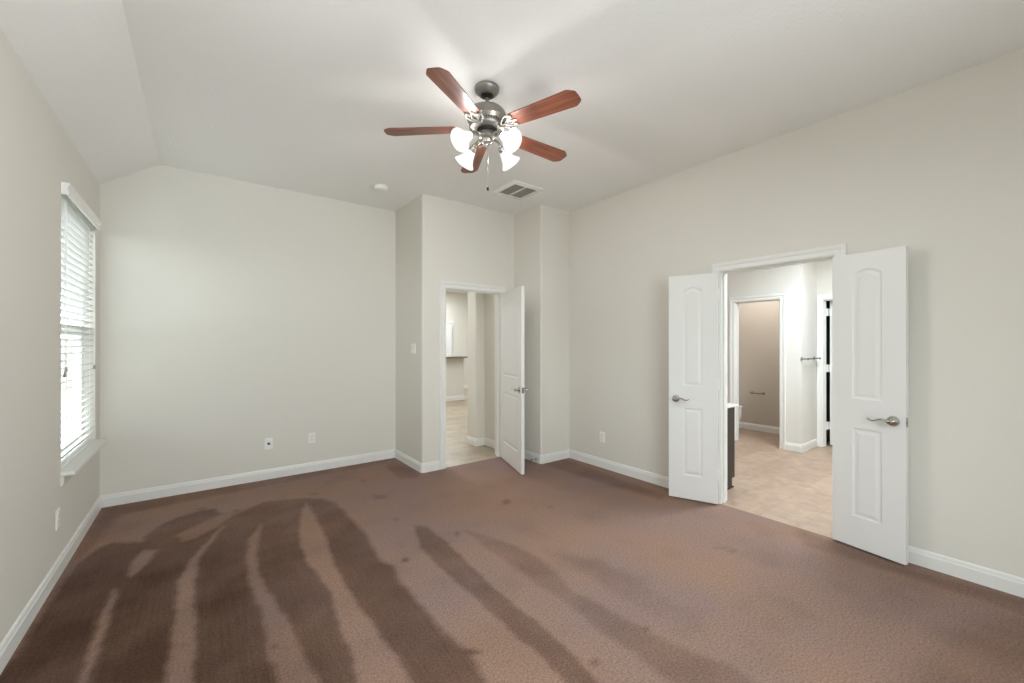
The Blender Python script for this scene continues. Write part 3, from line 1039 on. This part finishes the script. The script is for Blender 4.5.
cv = empty('ceiling_vent', (2.738, 3.528, H))
tag(cv, 'square white return air vent with dark louvers on the ceiling', 'vent')
fr = MB()
A, B = 0.205, 0.150
oc = [(-A, -A), (A, -A), (A, A), (-A, A)]
ic = [(-B, -B), (B, -B), (B, B), (-B, B)]
for i in range(4):
    p, q, r_, s_ = oc[i], oc[(i + 1) % 4], ic[(i + 1) % 4], ic[i]
    fr.add([(*p, 0), (*q, 0), (*q, -0.006), (*p, -0.006)], [(0, 1, 2, 3)])
    fr.add([(*p, -0.006), (*q, -0.006), (*r_, -0.014), (*s_, -0.014)], [(0, 1, 2, 3)])
    fr.add([(*s_, -0.014), (*r_, -0.014), (*r_, 0.0), (*s_, 0.0)], [(0, 1, 2, 3)])
fr.box(-0.009, 0.009, -B, B, -0.013, -0.001)
fr.build('frame', M['porcelain'], cv, recalc=True)
MB().box(-B, B, -B, B, -0.0015, -0.0005).build('duct_backing', M['slot'], cv)
lv = MB()
for k in range(22):
    x = -B + 0.007 + k * (2 * B - 0.014) / 21
    if abs(x) < 0.012:
        continue
    o = len(lv.v)
    lv.box(-0.0045, 0.0045, -B, B, -0.0006, 0.0006)
    lv.xf(Matrix.Translation((x, 0, -0.007)) @ Matrix.Rotation(R(38), 4, 'Y'), o)
lv.build('louvers', mat('grey_louvers', srgb(150, 146, 138), 0.5), cv)


# ------------------------------------------------------------------ wall plates
def plate(name, label, cat, loc, rz, kind, w=0.076, hgt=0.120):
    """local +y... the plate faces local -y; loc is its centre on the wall face."""
    e = empty(name, loc, rz)
    tag(e, label, cat, 'power outlets low on the walls' if kind == 'outlet' else None)
    p = MB()
    hw_, hh_ = w / 2, hgt / 2
    p.add([(-hw_, 0, -hh_), (hw_, 0, -hh_), (hw_, 0, hh_), (-hw_, 0, hh_), (-hw_ + 0.004, -0.006, -hh_ + 0.004), (hw_ - 0.004, -0.006, -hh_ + 0.004), (hw_ - 0.004, -0.006, hh_ - 0.004), (-hw_ + 0.004, -0.006, hh_ - 0.004)],
          [(0, 1, 5, 4), (1, 2, 6, 5), (2, 3, 7, 6), (3, 0, 4, 7), (4, 5, 6, 7), (3, 2, 1, 0)])
    p.build('cover_plate', M['plastic'], e)
    if kind == 'outlet':
        f = MB().box(-0.017, 0.017, -0.0075, -0.005, -0.034, 0.034).build('receptacle', M['plastic'], e)
        for zc in (-0.018, 0.018):
            q = MB()
            q.box(-0.008, -0.0055, -0.0079, -0.0072, zc - 0.002, zc + 0.007).box(0.0055, 0.008, -0.0079, -0.0072, zc - 0.002, zc + 0.006)
            q.lathe([(0.0, 0.0), (0.0025, 0.0), (0.0025, 0.0007), (0.0, 0.0007)], (0, -0.0072, zc - 0.008), (0, -1, 0), n=10)
            q.build('socket_slots', M['slot'], f)
    elif kind == 'jack':
        MB().box(-0.013, 0.013, -0.0068, -0.005, -0.012, 0.012).build('jack_opening', M['slot'], e)
        MB().lathe([(0.0, 0), (0.0048, 0), (0.0048, 0.012), (0.0, 0.0122)], (0.004, -0.006, 0.002), (0, -1, 0), n=12).build('coax_post', M['chrome'], e)
        MB().box(-0.0105, -0.003, -0.0080, -0.0065, -0.009, -0.001).build('phone_jack', M['plastic'], e)
    elif kind == 'switch':
        for x in (-0.023, 0.023):
            MB().prism([(-0.005, -0.034), (-0.0085, -0.034), (-0.0065, 0.0), (-0.011, 0.034), (-0.005, 0.034)], x - 0.016, x + 0.016, 'x').build('rocker_switch', M['plastic'], e)
    return e


plate('wall_jack', 'white cable jack plate low on the back wall, dark socket showing', 'wall jack', (0.568, YB, 0.371), 0, 'jack')
plate('power_outlet', 'white outlet plate low on the back wall, right of the cable jack', 'outlet', (0.985, YB, 0.374), 0, 'outlet')
plate('power_outlet', 'white outlet plate low on the left wall below the window', 'outlet', (XL, 3.69, 0.350), pi / 2, 'outlet')
plate('power_outlet', 'white outlet plate low on the right wall, left of the double doors', 'outlet', (XR, 3.163, 0.349), -pi / 2, 'outlet')
plate('light_switch', 'white double light switch plate beside the hall doorway corner', 'light switch', (X1, 4.46, 1.367), -pi / 2, 'switch', 0.116, 0.116)


def door_stop(loc, rz, label):
    e = empty('door_stop', loc, rz)
    tag(e, label, 'door stop', 'spring door stops on the baseboards')
    s = MB().lathe([(0.0, 0.0), (0.014, 0.0), (0.014, 0.004), (0.007, 0.008)], (0, 0, 0), (0, -1, 0), n=16)
    s.lathe([(0.0052 + 0.0012 * (i % 2), 0.006 + i * 0.0026) for i in range(22)], (0, 0, 0), (0, -1, 0), n=14)
    s.build('spring', M['chrome'], e)
    MB().lathe([(0.0, 0.062), (0.008, 0.062), (0.0085, 0.074), (0.0, 0.076)], (0, 0, 0), (0, -1, 0), n=14).build('rubber_tip', M['rubber'], e)


door_stop((X2 - 0.015, 3.775, 0.045), -pi / 2, 'small spring door stop on the baseboard behind the open hall door')
door_stop((XR - 0.015, 0.640, 0.045), -pi / 2, 'small spring door stop on the baseboard behind the nearest double-door leaf')


# ------------------------------------------------------------------ bathroom beyond the double doors
BX, CB = 6.285, 2.75
struct(MB().box(XR + 0.001, 8.3, -0.75, 3.697, -0.06, -0.002).build('floor_bathroom', M['tile']), 'beige stone tile bathroom floor beyond the double doors', 'floor')
struct(MB().box(XR + T, 8.3, -0.75, 3.7, CB, CB + 0.08).build('ceiling_bathroom', M['ceiling']), 'pale bathroom ceiling beyond the double doors', 'ceiling')
TY0, TY1 = 2.285, 2.868                                    # toilet room clear opening
m = MB()
m.box(BX, BX + T, 2.03, TY0 - 0.018, -0.05, CB)
m.box(BX, BX + T, TY1 + 0.018, 3.70, -0.05, CB)
m.box(BX, BX + T, TY0 - 0.018, TY1 + 0.018, 2.048, CB)
m.box(BX + T, 6.86 + T, 2.03, 2.03 + T, -0.05, CB)
struct(m.build('wall_bathroom', M['wall_white']), 'pale bathroom wall with the toilet room doorway and an outer corner', 'wall')
m = MB()
m.box(6.86, 6.86 + T, 1.95 + 0.018, 2.03, -0.05, CB)
m.box(6.86, 6.86 + T, -0.75, 1.33 - 0.018, -0.05, CB)
m.box(6.86, 6.86 + T, 1.33 - 0.018, 1.95 + 0.018, 2.048, CB)
struct(m.build('wall_closet', M['wall']), 'greige bathroom wall around the closet door, seen past the corner', 'wall')
struct(MB().box(7.30, 7.42, 2.15, 3.70, -0.05, CB).build('wall_toilet_room', M['wall_tan']), 'tan back wall of the toilet room behind the doorway', 'wall')
struct(MB().box(XR + T, 7.42, 3.70, 3.82, -0.05, CB).build('wall_bathroom_end', M['wall_tan']), 'bathroom end wall behind the vanity', 'wall')
struct(MB().box(XR + T, 8.3, -0.87, -0.75, -0.05, CB).build('wall_bathroom_near', M['wall_white']), 'near bathroom wall out of view', 'wall')
m = MB()
m.box(8.3, 8.4, -0.87, 2.15, -0.05, CB).box(6.98, 8.3, 2.03, 2.15, -0.05, CB)
struct(m.build('wall_closet_back', M['closet']), 'closet walls behind the closet door, shade put into their colour', 'wall')
casing('trim_3', 'white casing around the toilet room doorway', (BX, TY1), (0, -1), (-1, 0), TY1 - TY0, 2.03, 0.072)
casing('trim_4', 'white casing at the edge of the closet doorway past the corner', (6.86, 1.95), (0, -1), (-1, 0), 0.62, 2.03, 0.07)
base_run('baseboard_bathroom', [(6.86, 2.03), (BX, 2.03), (BX, 2.208)], 'white baseboard wrapping the bathroom outer corner')
base_run('baseboard_bathroom', [(BX, 2.945), (BX, 3.70)], 'white baseboard left of the toilet room doorway')
base_run('baseboard_toilet_room', [(7.30, 2.15), (7.30, 3.70)], 'white baseboard on the tan toilet room wall')
d4 = make_door('door_4', 'white closet door standing ajar behind its hinges', (7.005, 1.882), R(-4), 0.60, True, handle=True)
for zz in (0.22, 1.02, 1.80):
    MB().box(-0.075, 0.0, 0.036, 0.0665, zz, zz + 0.10).build('hinge', M['trim'], d4)

# vanity
vn = empty('vanity_cabinet', (XR + T + 0.002, 1.95, 0.0))
tag(vn, 'dark espresso vanity cabinet just inside the bathroom doorway', 'cabinet')
MB().prism([(0, 0), (0.400, 0), (0.400, 0.092), (0.452, 0.092), (0.452, 0.795), (0, 0.795)], 0.0, 1.50, 'y').build('body', M['vanity'], vn)
MB().prism([(0, 0), (0.412, 0), (0.412, 0.010), (0.404, 0.018), (0, 0.018)], -0.010, 0.0, 'y').build('base_moulding', M['vanity'], vn)
for i in range(3):
    y0 = 0.015 + i * 0.495
    dm = door_leaf(0.47, 0.54, 0.018, [(0.06, 0.41, 0.06, 0.48, 0.0)])
    dm.xf(Matrix.Translation((0.470, y0, 0.105)) @ Matrix.Rotation(pi / 2, 4, 'Z'))
    do = dm.build('cabinet_door', M['vanity'], vn)
    MB().lathe([(0.0, 0), (0.006, 0), (0.005, 0.012), (0.012, 0.018), (0.011, 0.026), (0.0, 0.029)], (0.470, y0 + 0.42, 0.58), (1, 0, 0), n=14).build('knob', M['chrome'], do)
    dr = MB().box(0.452, 0.470, y0, y0 + 0.47, 0.655, 0.785).build('drawer', M['vanity'], vn, bevel=0.003)
    MB().lathe([(0.0, 0), (0.006, 0), (0.005, 0.012), (0.012, 0.018), (0.011, 0.026), (0.0, 0.029)], (0.470, y0 + 0.235, 0.72), (1, 0, 0), n=14).build('knob', M['chrome'], dr)
ct = MB().box(XR + T + 0.002, XR + T + 0.495, 1.925, 3.47, 0.797, 0.820).build('vanity_countertop', M['counter'], bevel=0.006)
tag(ct, 'white vanity countertop lying on the dark cabinet', 'countertop')

# toilet, mostly hidden by the doorway
tl = empty('toilet', (6.90, 3.695, 0.0))
tag(tl, 'white toilet partly hidden behind the left toilet room casing', 'toilet')


def loft(m, secs, n=28):
    """secs: (cx, cy, rx, ry, z) ellipses."""
    vs = []
    for cx, cy, rx, ry, zz in secs:
        for k in range(n):
            a = 2 * pi * k / n
            vs.append((cx + rx * cos(a), cy + ry * sin(a), zz))
    fs = [(i * n + k, i * n + (k + 1) % n, (i + 1) * n + (k + 1) % n, (i + 1) * n + k) for i in range(len(secs) - 1) for k in range(n)]
    m.add(vs, fs, True)
    m.add(vs[:n], [tuple(range(n))[::-1]])
    m.add(vs[-n:], [tuple(range(n))])
    return m


loft(MB(), [(0, -0.36, 0.11, 0.23, 0.0), (0, -0.36, 0.10, 0.22, 0.12), (0, -0.39, 0.13, 0.25, 0.24), (0, -0.40, 0.175, 0.25, 0.35), (0, -0.385, 0.185, 0.26, 0.385)]).build('bowl', M['porcelain'], tl)
loft(MB(), [(0, -0.385, 0.185, 0.265, 0.387), (0, -0.385, 0.19, 0.27, 0.395), (0, -0.385, 0.188, 0.268, 0.425), (0, -0.385, 0.17, 0.25, 0.432)]).build('seat', M['porcelain'], tl)
MB().box(-0.22, 0.22, -0.19, 0.0, 0.38, 0.72).build('tank', M['porcelain'], tl, bevel=0.02)
MB().box(-0.23, 0.23, -0.20, 0.005, 0.722, 0.755).build('tank_lid', M['porcelain'], tl, bevel=0.01)

# paper holder and towel bar
ph = empty('toilet_paper_holder', (7.30, 2.968, 0.620))
tag(ph, 'brushed metal paper holder bar on the tan toilet room wall', 'paper holder')
for y in (-0.085, 0.085):
    MB().lathe([(0.0, 0), (0.022, 0), (0.021, 0.006), (0.010, 0.012), (0.009, 0.055), (0.013, 0.060), (0.012, 0.072), (0.0, 0.075)], (0, y, 0), (-1, 0, 0), n=20).build('post', M['pewter'], ph)
MB().tube([(-0.062, -0.085, 0), (-0.062, 0.085, 0)], 0.009, n=14).build('roller', M['pewter'], ph)
tb = empty('towel_bar', (6.52, 2.03, 1.228))
tag(tb, 'slim metal towel bar on the short bathroom wall by the closet', 'towel bar')
for x in (-0.225, 0.225):
    MB().lathe([(0.0, 0), (0.027, 0), (0.026, 0.007), (0.011, 0.014), (0.010, 0.060), (0.015, 0.066), (0.013, 0.080), (0.0, 0.083)], (x, 0, 0), (0, -1, 0), n=20).build('post', M['chrome'], tb)
MB().tube([(-0.245, -0.068, 0), (0.245, -0.068, 0)], 0.010, n=14).build('bar', M['chrome'], tb)

# ------------------------------------------------------------------ hall and kitchen beyond the entry door
struct(MB().box(X1, 8.0, YE + 0.012, 11.4, -0.06, -0.002).build('floor_hall', M['plank']), 'pale wood-look plank floor in the hall', 'floor')
struct(MB().box(X1 + T, 8.0, YE + T, 11.4, 3.05, 3.13).build('ceiling_hall', M['ceiling']), 'pale hall ceiling beyond the entry door', 'ceiling')
struct(MB().box(X1, X1 + T, YB + T, 11.5, -0.05, 3.05).build('wall_hall_left', M['wall']), 'hall left wall out of view behind the door frame', 'wall')
m = MB()
m.box(3.2, 3.344, YE + T, 4.88, -0.05, 3.05)
m.prism([(3.055 + RB, 5.12), *arc(3.055 + RB, 5.12 - RB, RB, 90, 180)[0:], *arc(3.055 + RB, 4.88 + RB, RB, 180, 270), (3.344, 4.88), (3.344, 5.12)], -0.05, 3.05)
m.box(3.344, 8.0, 5.0, 5.12, -0.05, 3.05)
struct(m.build('wall_hall_right', M['wall']), 'greige hall wall with a jog, seen through the entry doorway', 'wall')
base_run('baseboard_hall', ([(3.3, 5.12), (3.055 + RB, 5.12)] + arc(3.055 + RB, 5.12 - RB, RB, 90, 180, 4) + arc(3.055 + RB, 4.88 + RB, RB, 180, 270, 4) + [(3.2, 4.88), (3.2, YE + T)])[::-1], 'white baseboard along the jogged hall wall')
struct(MB().box(X1, 8.0, 11.4, 11.5, -0.05, 3.05).build('wall_hall_far', M['wall']), 'pale far wall behind the kitchen half wall', 'wall')
struct(MB().box(8.0, 8.1, 5.0, 11.5, -0.05, 3.05).build('wall_kitchen_side', M['wall']), 'kitchen side wall out of view', 'wall')
base_run('baseboard_kitchen', [(8.0, 11.4), (X1 + T, 11.4)], 'white baseboard on the far kitchen wall')
hwall = empty('breakfast_bar', (4.2, 9.22, 0.0))
tag(hwall, 'pale half wall bar with a dark ledge far down the hall', 'breakfast bar')
MB().box(-1.3, 1.165, -0.07, 0.07, 0.0, 1.075).build('half_wall', M['wall_white'], hwall)
MB().box(-1.3, 1.235, -0.24, 0.16, 1.075, 1.112).build('ledge', M['ledge_tone'], hwall, bevel=0.006)
base_run('base_trim', [(-1.3, -0.07), (1.165, -0.07), (1.165, 0.07)][::-1], '', 0.12, hwall)
d5 = make_door('door_5', 'white door on the far wall beyond the kitchen bar', (5.42, 11.335), R(0), 0.80, True, handle=False)
casing('trim_5', 'white casing of the far door beyond the kitchen bar', (5.41, 11.4), (1, 0), (0, -1), 0.82, 2.062, 0.08, both=False, stop=0)
